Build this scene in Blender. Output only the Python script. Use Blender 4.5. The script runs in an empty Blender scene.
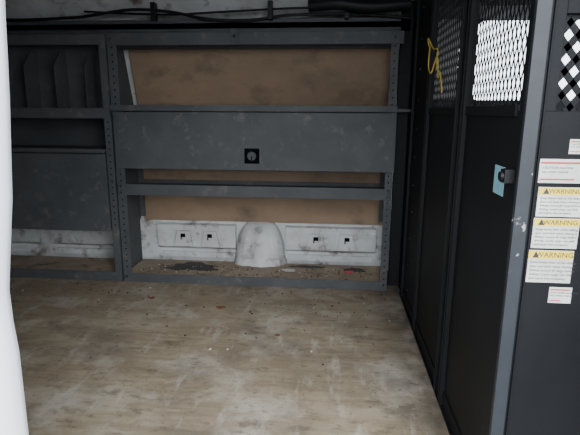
import bpy, bmesh, math, random
from mathutils import Vector, Matrix
random.seed(4)
S=bpy.context.scene
# ---------------- materials ----------------
def mat(name, c1, c2=None, scale=8, rough=0.6, metal=0.0, stretch=(1,1,1), lo=0.35, hi=0.7, bump=0.0, c3=None, s3=30, lo3=.6, hi3=.75, spec=.5):
    m=bpy.data.materials.new(name); m.use_nodes=True
    nt=m.node_tree; n=nt.nodes; b=n['Principled BSDF']
    b.inputs['Roughness'].default_value=rough; b.inputs['Metallic'].default_value=metal
    b.inputs['Specular IOR Level'].default_value=spec
    if c2 is None:
        b.inputs['Base Color'].default_value=(*c1,1); return m
    tc=n.new('ShaderNodeTexCoord'); mp=n.new('ShaderNodeMapping'); mp.inputs['Scale'].default_value=stretch
    nt.links.new(tc.outputs['Object'],mp.inputs['Vector'])
    def layer(sc,l,h,colA,colB,det=8):
        no=n.new('ShaderNodeTexNoise'); no.inputs['Scale'].default_value=sc; no.inputs['Detail'].default_value=det; no.inputs['Roughness'].default_value=.65
        nt.links.new(mp.outputs[0],no.inputs['Vector'])
        r=n.new('ShaderNodeMapRange'); r.inputs['From Min'].default_value=l; r.inputs['From Max'].default_value=h
        nt.links.new(no.outputs['Fac'],r.inputs['Value'])
        mx=n.new('ShaderNodeMix'); mx.data_type='RGBA'
        nt.links.new(r.outputs[0],mx.inputs[0])
        if isinstance(colA,tuple): mx.inputs[6].default_value=(*colA,1)
        else: nt.links.new(colA,mx.inputs[6])
        mx.inputs[7].default_value=(*colB,1)
        return mx.outputs[2],no
    col,no=layer(scale,lo,hi,c1,c2)
    if c3: col,_=layer(s3,lo3,hi3,col,c3)
    nt.links.new(col,b.inputs['Base Color'])
    return m
M_grey=mat('grey_powder_coat',(.056,.060,.065),(.080,.084,.089),6,.62,.0,c3=(.17,.16,.145),s3=17,lo3=.57,hi3=.84,spec=.35)
M_greyd=mat('grey_sheet_inner',(.045,.049,.054),(.07,.074,.08),5,.6)
M_hole=mat('dark_hole',(.003,.003,.004),rough=.95,spec=.1)
M_black=mat('black_steel',(.006,.0065,.0075),(.010,.0105,.0125),5,.6,c3=(.045,.043,.04),s3=26,lo3=.67,hi3=.8,spec=.2)
M_blackp=mat('black_plastic',(.007,.007,.008),rough=.5,spec=.3)
M_postg=mat('bluegrey_post',(.018,.021,.026),(.03,.034,.041),7,.5,c3=(.4,.4,.4),s3=26,lo3=.64,hi3=.68,spec=.4)
M_board=mat('hardboard',(.29,.20,.13),(.20,.138,.09),3,.75,stretch=(1,1,1.6),c3=(.09,.066,.05),s3=4,lo3=.52,hi3=.78)
M_white=mat('white_painted_metal',(.62,.63,.64),(.43,.43,.42),7,.5,c3=(.13,.10,.075),s3=11,lo3=.54,hi3=.70)
M_body=mat('white_body_paint',(.85,.87,.92),rough=.3)
M_dirty=mat('rusty_tray',(.40,.32,.235),(.24,.185,.135),9,.8,c3=(.09,.07,.05),s3=12,lo3=.54,hi3=.70)
M_oil=mat('oil_stain',(.008,.007,.006),(.03,.022,.016),20,.5)
M_crumb=mat('dirt_crumb',(.06,.045,.035),rough=.9)
M_roof=mat('roof_metal',(.26,.265,.28),(.17,.175,.185),3,.6)
M_yel=mat('yellow_cord',(.50,.37,.06),rough=.7)
M_lyel=mat('label_yellow',(.85,.62,.05),rough=.5)
M_lwh=mat('label_white',(.72,.71,.67),(.52,.51,.47),25,.5)
M_lbk=mat('label_ink',(.03,.03,.03),rough=.5)
M_red=mat('label_red',(.5,.05,.05),rough=.5)
M_blue=mat('label_blue',(.20,.43,.50),(.25,.50,.56),30,.5)
M_cab=mat('cab_trim',(.05,.05,.055),rough=.8)
M_cabl=mat('cab_trim_grey',(.42,.42,.43),rough=.8)
M_asph=mat('asphalt',(.12,.12,.12),(.2,.2,.2),20,.9)
M_leaf=mat('dry_leaf',(.20,.09,.045),rough=.8)
M_brass=mat('bolt_steel',(.2,.2,.2),rough=.5,metal=.5)

def floor_mat():
    m=bpy.data.materials.new('worn_plywood'); m.use_nodes=True
    nt=m.node_tree; n=nt.nodes; b=n['Principled BSDF']; L=nt.links
    tc=n.new('ShaderNodeTexCoord')
    def noise(sc,stretch,l,h,det=8,dist=0,off=0):
        mp=n.new('ShaderNodeMapping'); mp.inputs['Scale'].default_value=stretch; mp.inputs['Location'].default_value=(off,off*.7,0)
        L.new(tc.outputs['Object'],mp.inputs['Vector'])
        no=n.new('ShaderNodeTexNoise'); no.inputs['Scale'].default_value=sc; no.inputs['Detail'].default_value=det; no.inputs['Roughness'].default_value=.66; no.inputs['Distortion'].default_value=dist
        L.new(mp.outputs[0],no.inputs['Vector'])
        r=n.new('ShaderNodeMapRange'); r.inputs['From Min'].default_value=l; r.inputs['From Max'].default_value=h
        L.new(no.outputs['Fac'],r.inputs['Value']); return r.outputs[0]
    def mix(f,a,c,k=1):
        mx=n.new('ShaderNodeMix'); mx.data_type='RGBA'
        if k<1:
            mu=n.new('ShaderNodeMath'); mu.operation='MULTIPLY'; mu.inputs[1].default_value=k; L.new(f,mu.inputs[0]); f=mu.outputs[0]
        L.new(f,mx.inputs[0])
        if isinstance(a,tuple): mx.inputs[6].default_value=(*a,1)
        else: L.new(a,mx.inputs[6])
        mx.inputs[7].default_value=(*c,1); return mx.outputs[2]
    c=mix(noise(2.0,(1,1,1),.38,.62),(.34,.265,.18),(.45,.375,.275))
    c=mix(noise(3,(1,5,1),.47,.64,dist=1.5),c,(.24,.18,.115),.6)
    c=mix(noise(3.5,(.6,12,1),.50,.64,dist=.8,off=11),c,(.17,.13,.09),.32)
    c=mix(noise(3.5,(1,1.2,1),.50,.64,off=3),c,(.57,.525,.445),.8)
    c=mix(noise(2.6,(1,1,1),.50,.66,off=9),c,(.17,.14,.11),.7)
    c=mix(noise(5.5,(1,1.5,1),.58,.66,off=21),c,(.10,.08,.062),.6)
    c=mix(noise(7,(2.2,.6,1),.56,.70,off=7),c,(.60,.565,.49),.65)
    c=mix(noise(16,(1,2.0,1),.56,.66,off=2),c,(.12,.095,.07),.55)
    c=mix(noise(50,(1,1,1),.58,.68),c,(.12,.095,.07),.65)
    sx=n.new('ShaderNodeSeparateXYZ'); L.new(tc.outputs['Object'],sx.inputs[0])
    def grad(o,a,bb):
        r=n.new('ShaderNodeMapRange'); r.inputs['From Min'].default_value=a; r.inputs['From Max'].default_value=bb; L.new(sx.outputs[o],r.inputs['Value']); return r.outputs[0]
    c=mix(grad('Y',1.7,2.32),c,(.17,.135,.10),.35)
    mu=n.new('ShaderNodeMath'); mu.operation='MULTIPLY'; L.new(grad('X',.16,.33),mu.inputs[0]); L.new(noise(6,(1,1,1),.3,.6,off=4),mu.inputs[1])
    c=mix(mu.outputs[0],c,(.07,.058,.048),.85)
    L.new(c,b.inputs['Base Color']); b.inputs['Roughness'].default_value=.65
    b.inputs['Specular IOR Level'].default_value=.35
    return m
M_floor=floor_mat()

# ---------------- mesh builder ----------------
class MB:
    def __init__(s,name): s.name=name; s.bm=bmesh.new(); s.mats=[]
    def mi(s,m):
        if m not in s.mats: s.mats.append(m)
        return s.mats.index(m)
    def hexa(s,v,m):
        vs=[s.bm.verts.new(p) for p in v]; i=s.mi(m)
        for f in ((0,3,2,1),(4,5,6,7),(0,1,5,4),(1,2,6,5),(2,3,7,6),(3,0,4,7)):
            s.bm.faces.new([vs[k] for k in f]).material_index=i
    def box(s,x0,x1,y0,y1,z0,z1,m):
        s.hexa([(x0,y0,z0),(x1,y0,z0),(x1,y1,z0),(x0,y1,z0),(x0,y0,z1),(x1,y0,z1),(x1,y1,z1),(x0,y1,z1)],m)
    def prism(s,pts,axis,a0,a1,m):
        def P(p,a):
            if axis=='x': return (a,p[0],p[1])
            if axis=='y': return (p[0],a,p[1])
            return (p[0],p[1],a)
        A=[s.bm.verts.new(P(p,a0)) for p in pts]; B=[s.bm.verts.new(P(p,a1)) for p in pts]; i=s.mi(m); n=len(pts)
        fs=[s.bm.faces.new(A),s.bm.faces.new(B[::-1])]
        for k in range(n): fs.append(s.bm.faces.new([A[k],B[k],B[(k+1)%n],A[(k+1)%n]]))
        for f in fs: f.material_index=i
    def cyl(s,p0,p1,r,m,seg=12,r2=None):
        p0=Vector(p0);p1=Vector(p1);d=p1-p0
        M=Matrix.Translation((p0+p1)/2)@d.to_track_quat('Z','Y').to_matrix().to_4x4()
        n0=len(s.bm.faces)
        bmesh.ops.create_cone(s.bm,cap_ends=True,segments=seg,radius1=r,radius2=r if r2 is None else r2,depth=d.length,matrix=M)
        s.bm.faces.ensure_lookup_table(); i=s.mi(m)
        for k in range(n0,len(s.bm.faces)): s.bm.faces[k].material_index=i
    def bar(s,p0,p1,w,t,nrm,m):
        p0=Vector(p0);p1=Vector(p1);d=(p1-p0).normalized();nr=Vector(nrm);u=d.cross(nr).normalized()*w/2;nn=nr*t/2
        s.hexa([p0-u-nn,p0+u-nn,p0+u+nn,p0-u+nn,p1-u-nn,p1+u-nn,p1+u+nn,p1-u+nn],m)
    def tube(s,pts,r,m,seg=8,sub=6):
        P=[Vector(p) for p in pts]; out=[]
        for i in range(len(P)-1):
            a=P[max(i-1,0)];b=P[i];c=P[i+1];d=P[min(i+2,len(P)-1)]
            for k in range(sub):
                t=k/sub
                out.append(.5*((2*b)+(c-a)*t+(2*a-5*b+4*c-d)*t*t+(3*b-a-3*c+d)*t**3))
        out.append(P[-1]); i=s.mi(m); prev=None
        for j,p in enumerate(out):
            d=(out[min(j+1,len(out)-1)]-out[max(j-1,0)]).normalized()
            q=d.to_track_quat('Z','Y')
            ring=[s.bm.verts.new(p+q@Vector((r*math.cos(2*math.pi*k/seg),r*math.sin(2*math.pi*k/seg),0))) for k in range(seg)]
            if prev:
                for k in range(seg):
                    f=s.bm.faces.new([prev[k],prev[(k+1)%seg],ring[(k+1)%seg],ring[k]]); f.material_index=i; f.smooth=True
            prev=ring
    def text(s,body,size,M,m,ax='LEFT'):
        cu=bpy.data.curves.new('t','FONT'); cu.body=body; cu.size=size; cu.align_x=ax; cu.resolution_u=2
        o=bpy.data.objects.new('t',cu); S.collection.objects.link(o)
        bpy.context.view_layer.update()
        dg=bpy.context.evaluated_depsgraph_get(); me=bpy.data.meshes.new_from_object(o.evaluated_get(dg))
        me.transform(M); n0=len(s.bm.faces); s.bm.from_mesh(me); s.bm.faces.ensure_lookup_table(); i=s.mi(m)
        for k in range(n0,len(s.bm.faces)): s.bm.faces[k].material_index=i
        bpy.data.objects.remove(o); bpy.data.meshes.remove(me)
    def blob(s,x,y,z,rx,ry,m,n=18,h=.001):
        pts=[]
        for k in range(n):
            a=2*math.pi*k/n; r=1+random.uniform(-.3,.3); pts.append((x+rx*r*math.cos(a),y+ry*r*math.sin(a)))
        s.prism(pts,'z',z,z+h,m)
    def done(s,bevel=0,smooth=False,recalc=True,seg=2):
        if recalc: bmesh.ops.recalc_face_normals(s.bm,faces=s.bm.faces[:])
        me=bpy.data.meshes.new(s.name); s.bm.to_mesh(me); s.bm.free()
        for m in s.mats: me.materials.append(m)
        o=bpy.data.objects.new(s.name,me); S.collection.objects.link(o)
        if smooth:
            for p in me.polygons: p.use_smooth=True
        if bevel:
            b=o.modifiers.new('bevel','BEVEL'); b.width=bevel; b.segments=seg; b.limit_method='ANGLE'
        return o
def mesh_fill(mb,plane,val,a0,a1,z0,z1,cw,ch,w,t,m):
    sl=ch/cw
    for sg in (1,-1):
        k=z0-sl*(a1-a0)-ch; hi=z1+sl*(a1-a0)+ch
        while k<hi:
            ax,az,bx,bz=a0,k,a1,k+sg*sl*(a1-a0)
            k+=ch
            if az>bz: ax,az,bx,bz=bx,bz,ax,az
            if bz<=z0 or az>=z1: continue
            if az<z0: ax=ax+(bx-ax)*(z0-az)/(bz-az); az=z0
            if bz>z1: bx=ax+(bx-ax)*(z1-az)/(bz-az); bz=z1
            if abs(ax-bx)<.002: continue
            if plane=='x': mb.bar((val,ax,az),(val,bx,bz),w,t,(1,0,0),m)
            else: mb.bar((ax,val,az),(bx,val,bz),w,t,(0,1,0),m)
# ---------------- shell ----------------
PX=.352
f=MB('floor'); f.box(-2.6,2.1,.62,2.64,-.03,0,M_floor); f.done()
g=MB('ground'); g.box(-12,12,-12,12,-.62,-.6,M_asph); g.done()
XL,XR=-1.066,.284
w=MB('wall_back')
prof=[(2.60,-.03),(2.60,.9),(2.53,1.15),(2.47,1.3),(2.36,1.40),(2.2,1.46),(2.2,1.5),(2.42,1.46),(2.55,1.33),(2.66,.9),(2.66,-.03)]
w.prism(prof,'x',-2.6,PX+.01,M_white)
for (x0,x1) in ((-.98,-.53),(-.25,.25),(-1.62,-1.16),(-2.2,-1.7)):
    w.prism([(2.602,.095),(2.568,.115),(2.562,.215),(2.575,.24),(2.602,.248)],'x',x0,x1,M_white)
    w.box(x0+.02,x1-.02,2.585,2.602,.045,.08,M_white)
    if x0<-1.1: continue
    for t in (.34,.68):
        xc=x0+(x1-x0)*t
        w.prism([(xc-.055,.12),(xc+.055,.12),(xc+.035,.212),(xc-.035,.212)],'y',2.549,2.57,M_white)
        w.box(xc-.014,xc+.014,2.5465,2.552,.160,.196,M_hole)
        w.box(xc-.008,xc+.014,2.5455,2.552,.160,.176,M_white)
def hump(mb,xc,m):
    n=20; rings=[]
    prof=[(.04,.150,.135),(.065,.143,.13),(.10,.138,.125),(.14,.130,.115),(.18,.122,.105),(.215,.110,.09),(.243,.095,.07),(.262,.075,.045),(.27,.05,.01)]
    i=mb.mi(m); rr=random.Random(8)
    for z,rx,ry in prof:
        ring=[]
        for k in range(n+1):
            a=math.pi*k/n; cr=1-.09*math.exp(-((k-8)/1.2)**2)-.07*math.exp(-((k-13)/1.0)**2)
            ring.append(mb.bm.verts.new((xc-rx*math.cos(a)*(1+rr.uniform(-.03,.03)),2.6-ry*cr*(1+rr.uniform(-.03,.03))*math.sin(a)**.6,z)))
        rings.append(ring)
    for a,b in zip(rings,rings[1:]):
        for k in range(n):
            q=mb.bm.faces.new([a[k],a[k+1],b[k+1],b[k]]); q.material_index=i; q.smooth=True
hump(w,-.392,M_white)
w.prism([(2.578,.265),(2.585,.265),(2.585,.90),(2.512,1.16),(2.46,1.28),(2.454,1.278),(2.505,1.157),(2.578,.897)],'x',XL+.01,XR,M_board)
w.done(bevel=.004)
w=MB('wall_front')
w.box(.62,2.1,.62,.7,-.03,1.5,M_body); w.box(-.6,.62,.62,.7,1.38,1.5,M_body)
w.box(-2.6,-.60,.62,.7,-.03,1.5,M_white)
w.done(bevel=.01)
w=MB('wall_left'); w.box(-2.68,-2.6,.62,2.66,-.03,1.5,M_roof); w.done()
c=MB('ceiling'); c.box(-2.6,2.1,.62,2.3,1.46,1.5,M_roof)
for x in (-2.0,-1.3,-.6,.1): c.box(x-.04,x+.04,.7,2.3,1.42,1.46,M_roof)
c.done(bevel=.006)
p=MB('door_pillar')
edge=[(-.03,-.455),(.2,-.452),(.39,-.447),(.46,-.446),(.53,-.445),(.575,-.448),(.623,-.448),(.68,-.439),(.753,-.427),(.884,-.414),(1.004,-.405),(1.2,-.385),(1.37,-.36)]
rings=[]; i=p.mi(M_body)
for z,x in edge:
    r=.03; ring=[(x-.19,.56),(x-r,.56)]
    for k in range(1,6):
        a=math.pi/2*k/6; ring.append((x-r+r*math.sin(a),.56+r-r*math.cos(a)))
    ring+=[(x,.59),(x,.60),(x-.03,.618),(x-.19,.618)]
    rings.append([p.bm.verts.new((q[0],q[1],z)) for q in ring])
for a,bb in zip(rings,rings[1:]):
    n=len(a)
    for k in range(n):
        q=p.bm.faces.new([a[k],a[(k+1)%n],bb[(k+1)%n],bb[k]]); q.material_index=i; q.smooth=True
p.bm.faces.new(rings[0][::-1]); p.bm.faces.new(rings[-1])
p.done()

# ---------------- centre shelving ----------------
FY=2.29
def endpanel(mb,x0,x1,top=1.22):
    mb.prism([(FY,0),(2.535,0),(2.535,.27),(2.555,.29),(2.555,.88),(2.45,1.20),(2.45,top),(FY,top)],'x',x0,x1,M_grey)
def holes(mb,x,z0,z1,step=.032,y=FY-.0045):
    z=z0
    while z<z1:
        mb.cyl((x,y-.001,z),(x,y+.003,z),.0042,M_hole,8); z+=step
u=MB('shelving_unit')
endpanel(u,XL,XL+.003); endpanel(u,XR-.003,XR)
for a,bx in ((XL,XL+.045),(XR-.035,XR)):
    u.box(a,bx,FY-.004,FY,0,1.22,M_grey)
holes(u,XL+.022,.08,.58); holes(u,XL+.022,.9,1.17); holes(u,XR-.018,.06,.58); holes(u,XR-.018,.9,1.17)
for a,bx in ((XL,XL+.03),(XR-.03,XR)): u.box(a,bx,2.55,2.555,.29,.88,M_grey)
u.box(XL+.003,XR-.003,FY,2.55,.035,.04,M_dirty)
u.box(XL,XR,FY-.007,FY-.003,0,.047,M_grey)
u.box(XL+.003,XR-.003,FY,2.55,.475,.48,M_grey)
u.box(XL+.003,XR-.003,FY-.007,FY-.003,.457,.512,M_grey)
u.box(XL+.003,XR-.003,2.545,2.55,.475,.50,M_grey)
u.box(XL+.003,XR-.003,FY,2.55,.588,.592,M_grey)
u.box(XL+.003,XR-.003,FY,2.55,.868,.872,M_grey)
u.box(XL+.003,XR-.003,2.54,2.546,.592,.868,M_greyd)
u.box(XL+.012,XR+.004,FY-.022,FY-.006,.592,.863,M_grey)
u.box(XL+.003,XR+.006,FY-.026,FY-.004,.867,.895,M_grey)
u.box(XR,PX-.004,FY-.02,FY+.06,.868,.882,M_grey)
u.box(XL,XR+.02,FY-.008,FY-.004,1.165,1.22,M_grey)
u.box(XL,XR+.02,FY-.004,2.45,1.215,1.22,M_grey)
u.box(XL+.003,XR-.003,2.44,2.45,1.165,1.20,M_grey)
u.box(-.475,-.44,FY-.016,FY-.008,1.175,1.235,M_grey); u.cyl((-.457,FY-.02,1.2),(-.457,FY-.012,1.2),.008,M_brass)
lx,lz=-.382,.66
u.box(lx-.036,lx+.036,FY-.0245,FY-.021,lz-.036,lz+.036,M_hole)
u.cyl((lx,FY-.028,lz),(lx,FY-.024,lz),.027,M_blackp,20); u.cyl((lx,FY-.030,lz),(lx,FY-.026,lz),.021,M_hole,20)
u.cyl((lx,FY-.033,lz+.006),(lx,FY-.028,lz+.006),.006,M_brass,10)
u.box(lx-.004,lx+.004,FY-.033,FY-.027,lz-.02,lz,M_blackp)
for x in (XL+.02,XR-.018):
    for z in (.03,.47,.5,.84,1.195): u.cyl((x,FY-.031,z),(x,FY-.003,z),.006,M_grey,8)
u.done(bevel=.0012)

# ---------------- left shelving ----------------
u=MB('shelving_unit')
A,B=-2.35,XL-.008
endpanel(u,A,A+.003,1.32); endpanel(u,B-.003,B,1.22)
for a,bx in ((A,A+.04),(B-.035,B)): u.box(a,bx,FY-.004,FY,0,1.22,M_grey)
holes(u,B-.017,.3,.84)
u.box(A,B,FY-.007,FY-.003,0,.050,M_grey); u.box(A,B,FY,2.54,.035,.04,M_dirty)
u.box(A,B,FY,2.54,.275,.28,M_grey); u.box(A,B,2.54,2.548,.28,.86,M_greyd)
u.box(A,B-.036,FY-.02,FY-.006,.27,.66,M_grey)
u.box(A,B-.036,FY-.024,FY-.004,.665,.685,M_grey)
u.box(A,B,FY,2.55,.675,.68,M_grey)
u.box(A,B,FY-.008,FY-.003,.83,.88,M_grey); u.box(A,B,FY,2.55,.85,.855,M_grey)
x=B-.13
while x>A:
    u.prism([(FY+.03,.855),(2.54,.855),(2.45,1.15),(FY+.1,1.15),(FY+.03,1.08)],'x',x,x+.003,M_grey)
    x-=.155
u.box(A,B,2.44,2.452,.86,1.2,M_grey)
u.box(A,B,FY-.008,FY-.004,1.17,1.215,M_grey); u.box(A,B,FY-.004,2.45,1.21,1.215,M_grey)
u.done(bevel=.0012)

# ---------------- partition ----------------
u=MB('bulkhead_partition')
T=.012
u.box(PX,PX+T,.95,2.56,0,.872,M_black)
u.box(PX,PX+T,1.85,2.56,.872,1.15,M_black)
u.prism([(1.85,1.15),(2.5,1.15),(2.44,1.3),(2.3,1.42),(1.85,1.44)],'x',PX,PX+T,M_black)
u.box(XR+.012,PX,2.36,2.364,0,1.36,M_black)
u.box(PX,PX+T,1.34,1.43,.872,1.45,M_black)
u.box(PX,PX+T,.95,1.85,1.34,1.45,M_black)
u.box(PX,PX+T,.95,.97,.872,1.34,M_black)
mesh_fill(u,'x',PX+.014,1.42,1.86,.865,1.35,.024,.05,.004,.002,M_black)
mesh_fill(u,'x',PX+.014,.96,1.35,.865,1.35,.024,.05,.0045,.002,M_black)
for y in (2.2,1.87,1.84,1.42,1.36,1.335): u.box(PX-.012,PX,y-.004,y+.004,.0,1.43,M_black)
u.box(PX-.012,PX,.96,2.27,0,.004,M_black); u.box(PX-.004,PX,.96,2.27,0,.05,M_black)
for y in (1.39,1.855,2.1):
    z=.08
    while z<1.3: u.cyl((PX-.004,y,z),(PX+.001,y,z),.006,M_postg,10); z+=.12
for (y0,y1) in ((1.43,1.84),(.975,1.33)):
    u.box(PX-.006,PX,y0,y1,.862,.884,M_black)
WY=.94
u.box(PX-.002,.8,WY,WY+.012,0,.872,M_black)
u.box(PX-.002,.405,WY,WY+.012,.872,1.45,M_black)
u.box(.405,.8,WY,WY+.012,1.04,1.45,M_black)
mesh_fill(u,'y',WY+.012,.400,.8,.87,1.045,.034,.042,.013,.003,M_black)
u.box(PX-.004,PX+.022,WY-.012,WY,0,1.45,M_postg)
u.box(PX+.03,PX+.034,WY-.004,WY,0,1.45,M_black)
u.box(PX-.02,PX,.955,.98,.735,.762,M_blackp); u.cyl((PX-.026,.967,.748),(PX-.018,.967,.748),.010,M_blackp)
u.done(bevel=.0012)

def label(name,x0,x1,z0,z1,kind):
    l=MB(name); y=WY-.0005
    l.box(x0,x1,y-.0006,y,z0,z1,M_lwh)
    R=Matrix.Rotation(math.pi/2,4,'X'); h=z1-z0; W=x1-x0
    if kind=='warn':
        l.box(x0+.001,x1-.001,y-.0009,y,z1-h*.26,z1-.001,M_lyel)
        l.text('WARNING',h*.22,Matrix.Translation((x0+W*.58,y-.0013,z1-h*.21))@R,M_lbk,'CENTER')
        l.prism([(x0+W*.10,z1-h*.23),(x0+W*.24,z1-h*.23),(x0+W*.17,z1-h*.03)],'y',y-.0014,y-.0008,M_lbk)
        ts=['Keep hands clear of the sliding','door and latch when closing it.','Always secure all cargo before','driving. Loose cargo can shift','and injure the occupants.']
        sz,st=.105,.125
    else:
        l.box(x0+.002,x1-.004,y-.0009,y,z1-h*.2,z1-h*.12,M_red)
        l.box(x0+.002,x1-.02,y-.0009,y,z0+h*.12,z0+h*.18,M_red)
        ts=['CAUTION: load limit','see owner manual']; sz,st=.14,.17
        if W<.06: sz=.18
    for k,t in enumerate(ts):
        l.text(t,h*sz,Matrix.Translation((x0+W*.06,y-.0013,z1-h*(.40+st*k)))@R,M_lbk)
    l.done()
label('warning_label',.391,.476,.675,.732,'warn')
label('warning_label',.389,.474,.612,.672,'warn')
label('warning_label',.386,.471,.542,.608,'warn')
label('load_sticker',.388,.473,.740,.785,'x')
label('part_sticker',.437,.484,.795,.822,'x')
label('part_sticker',.434,.477,.50,.533,'x')
l=MB('blue_tape'); l.box(PX-.0012,PX-.0004,1.01,1.072,.70,.76,M_blue); l.done()
c=MB('yellow_cord')
c.tube([(PX-.006,1.9,1.13),(PX-.02,1.84,1.10),(PX-.03,1.80,1.12),(PX-.02,1.75,1.08),(PX-.015,1.70,1.07),(PX-.01,1.73,1.02),(PX-.01,1.66,.99),(PX-.01,1.62,.93)],.0022,M_yel)
c.tube([(PX-.015,1.84,1.10),(PX-.02,1.82,1.03),(PX-.02,1.76,1.0),(PX-.012,1.72,1.05),(PX-.01,1.69,.98)],.0022,M_yel)
c.done()
c=MB('wiring_harness')
c.tube([(-1.2,2.33,1.30),(-.95,2.33,1.33),(-.75,2.33,1.315),(-.6,2.33,1.285),(-.4,2.34,1.28),(-.2,2.34,1.30),(.1,2.34,1.30),(.33,2.33,1.28)],.007,M_blackp)
c.tube([(-1.2,2.36,1.33),(-.8,2.35,1.31),(-.5,2.35,1.32),(-.1,2.34,1.33),(.33,2.33,1.31)],.005,M_blackp)
c.tube([(-2.3,2.33,1.27),(-1.9,2.33,1.30),(-1.5,2.33,1.29),(-1.2,2.33,1.30)],.007,M_blackp)
for x in (-.85,-.3,.05): c.box(x-.01,x+.01,2.32,2.36,1.28,1.36,M_blackp)
c.done()
c=MB('roof_rail'); c.box(-2.5,PX-.01,2.36,2.46,1.245,1.275,M_roof)
c.box(-2.5,PX-.01,2.36,2.365,1.225,1.29,M_greyd)
c.done(bevel=.003)
c=MB('cable_bundle')
c.tube([(-.12,2.30,1.33),(0,2.28,1.335),(.15,2.28,1.32),(.32,2.28,1.33)],.028,M_blackp,12)
c.done()
# tray grime + floor debris
rr=random.Random(3)
def crumbs(o,n,fx,fy,z):
    for k in range(n):
        x=fx(); y=fy()
        if y<.8: continue
        s=rr.uniform(.0012,.005); a=rr.random()*6.28; pts=[(x+s*(.6+rr.random()*.8)*math.cos(a+t*1.2566),y+s*(.6+rr.random()*.8)*math.sin(a+t*1.2566)) for t in range(5)]
        o.prism(pts,'z',z,z+s*.6,rr.choice([M_oil,M_crumb,M_dirty,M_oil,M_crumb,M_lwh]))
o=MB('tray_grime')
o.blob(-.74,2.44,.0403,.14,.065,M_oil,26)
o.blob(-.12,2.5,.0403,.09,.02,M_oil,22)
o.blob(.13,2.47,.0403,.06,.035,M_oil,22)
o.blob(-.22,2.43,.0415,.045,.022,M_lwh,7,.002)
o.blob(.10,2.43,.0415,.02,.012,M_red,9,.006)
crumbs(o,210,lambda:rr.uniform(XL+.05,XR-.05),lambda:rr.uniform(FY+.02,2.47),.0402)
o.done()
o=MB('floor_debris')
o.blob(-.49,2.0,.0003,.024,.016,M_leaf,9,.002)
o.blob(-.84,2.08,.0003,.022,.014,M_leaf,9,.002)
o.blob(-.2,1.75,.0003,.012,.01,M_leaf,8,.002)
crumbs(o,150,lambda:rr.uniform(-1.6,.3),lambda:2.27-abs(rr.gauss(0,.4)),.0002)
o.done()
# ---------------- cab beyond partition ----------------
c=MB('cab_shell')
c.box(PX+.02,2.1,2.6,2.66,-.03,.93,M_cab); c.box(PX+.02,.62,2.6,2.66,.93,1.32,M_cabl); c.box(1.4,2.1,2.6,2.66,.93,1.32,M_cab)
c.box(PX+.02,2.1,2.3,2.66,1.32,1.5,M_cab)
c.prism([(.62,.93),(.72,.93),(.65,.99),(.62,1.09)],'y',2.6,2.66,M_cab); c.prism([(.62,1.32),(.74,1.32),(.66,1.26),(.62,1.18)],'y',2.6,2.66,M_cab)
c.box(2.05,2.1,.7,2.6,0,.75,M_cab)
c.box(1.0,1.03,2.58,2.6,.93,1.32,M_cab)
c.done()

# ---------------- light ----------------
wd=bpy.data.worlds.new('sky'); S.world=wd; wd.use_nodes=True
bg=wd.node_tree.nodes['Background']; bg.inputs[0].default_value=(.87,.935,1,1); bg.inputs[1].default_value=5.0
ld=bpy.data.lights.new('daylight','AREA'); ld.shape='RECTANGLE'; ld.size=2.2; ld.size_y=1.8; ld.energy=95; ld.color=(.96,.98,1)
lo=bpy.data.objects.new('daylight_lamp',ld); S.collection.objects.link(lo)
lo.location=(.8,-1.5,1.8); d=Vector((-.5,1.8,.35))-lo.location; lo.rotation_euler=d.to_track_quat('-Z','Y').to_euler()

cd=bpy.data.cameras.new('cam'); cd.lens=480*36/580; cd.sensor_width=36; cd.clip_start=.02
co=bpy.data.objects.new('camera',cd); S.collection.objects.link(co)
R=Matrix.Rotation(math.radians(5.0),4,'Z')@Matrix.Rotation(math.radians(90-12.5),4,'X')@Matrix.Rotation(math.radians(.3),4,'Z')
co.matrix_world=Matrix.Translation((0,0,.87))@R
S.camera=co
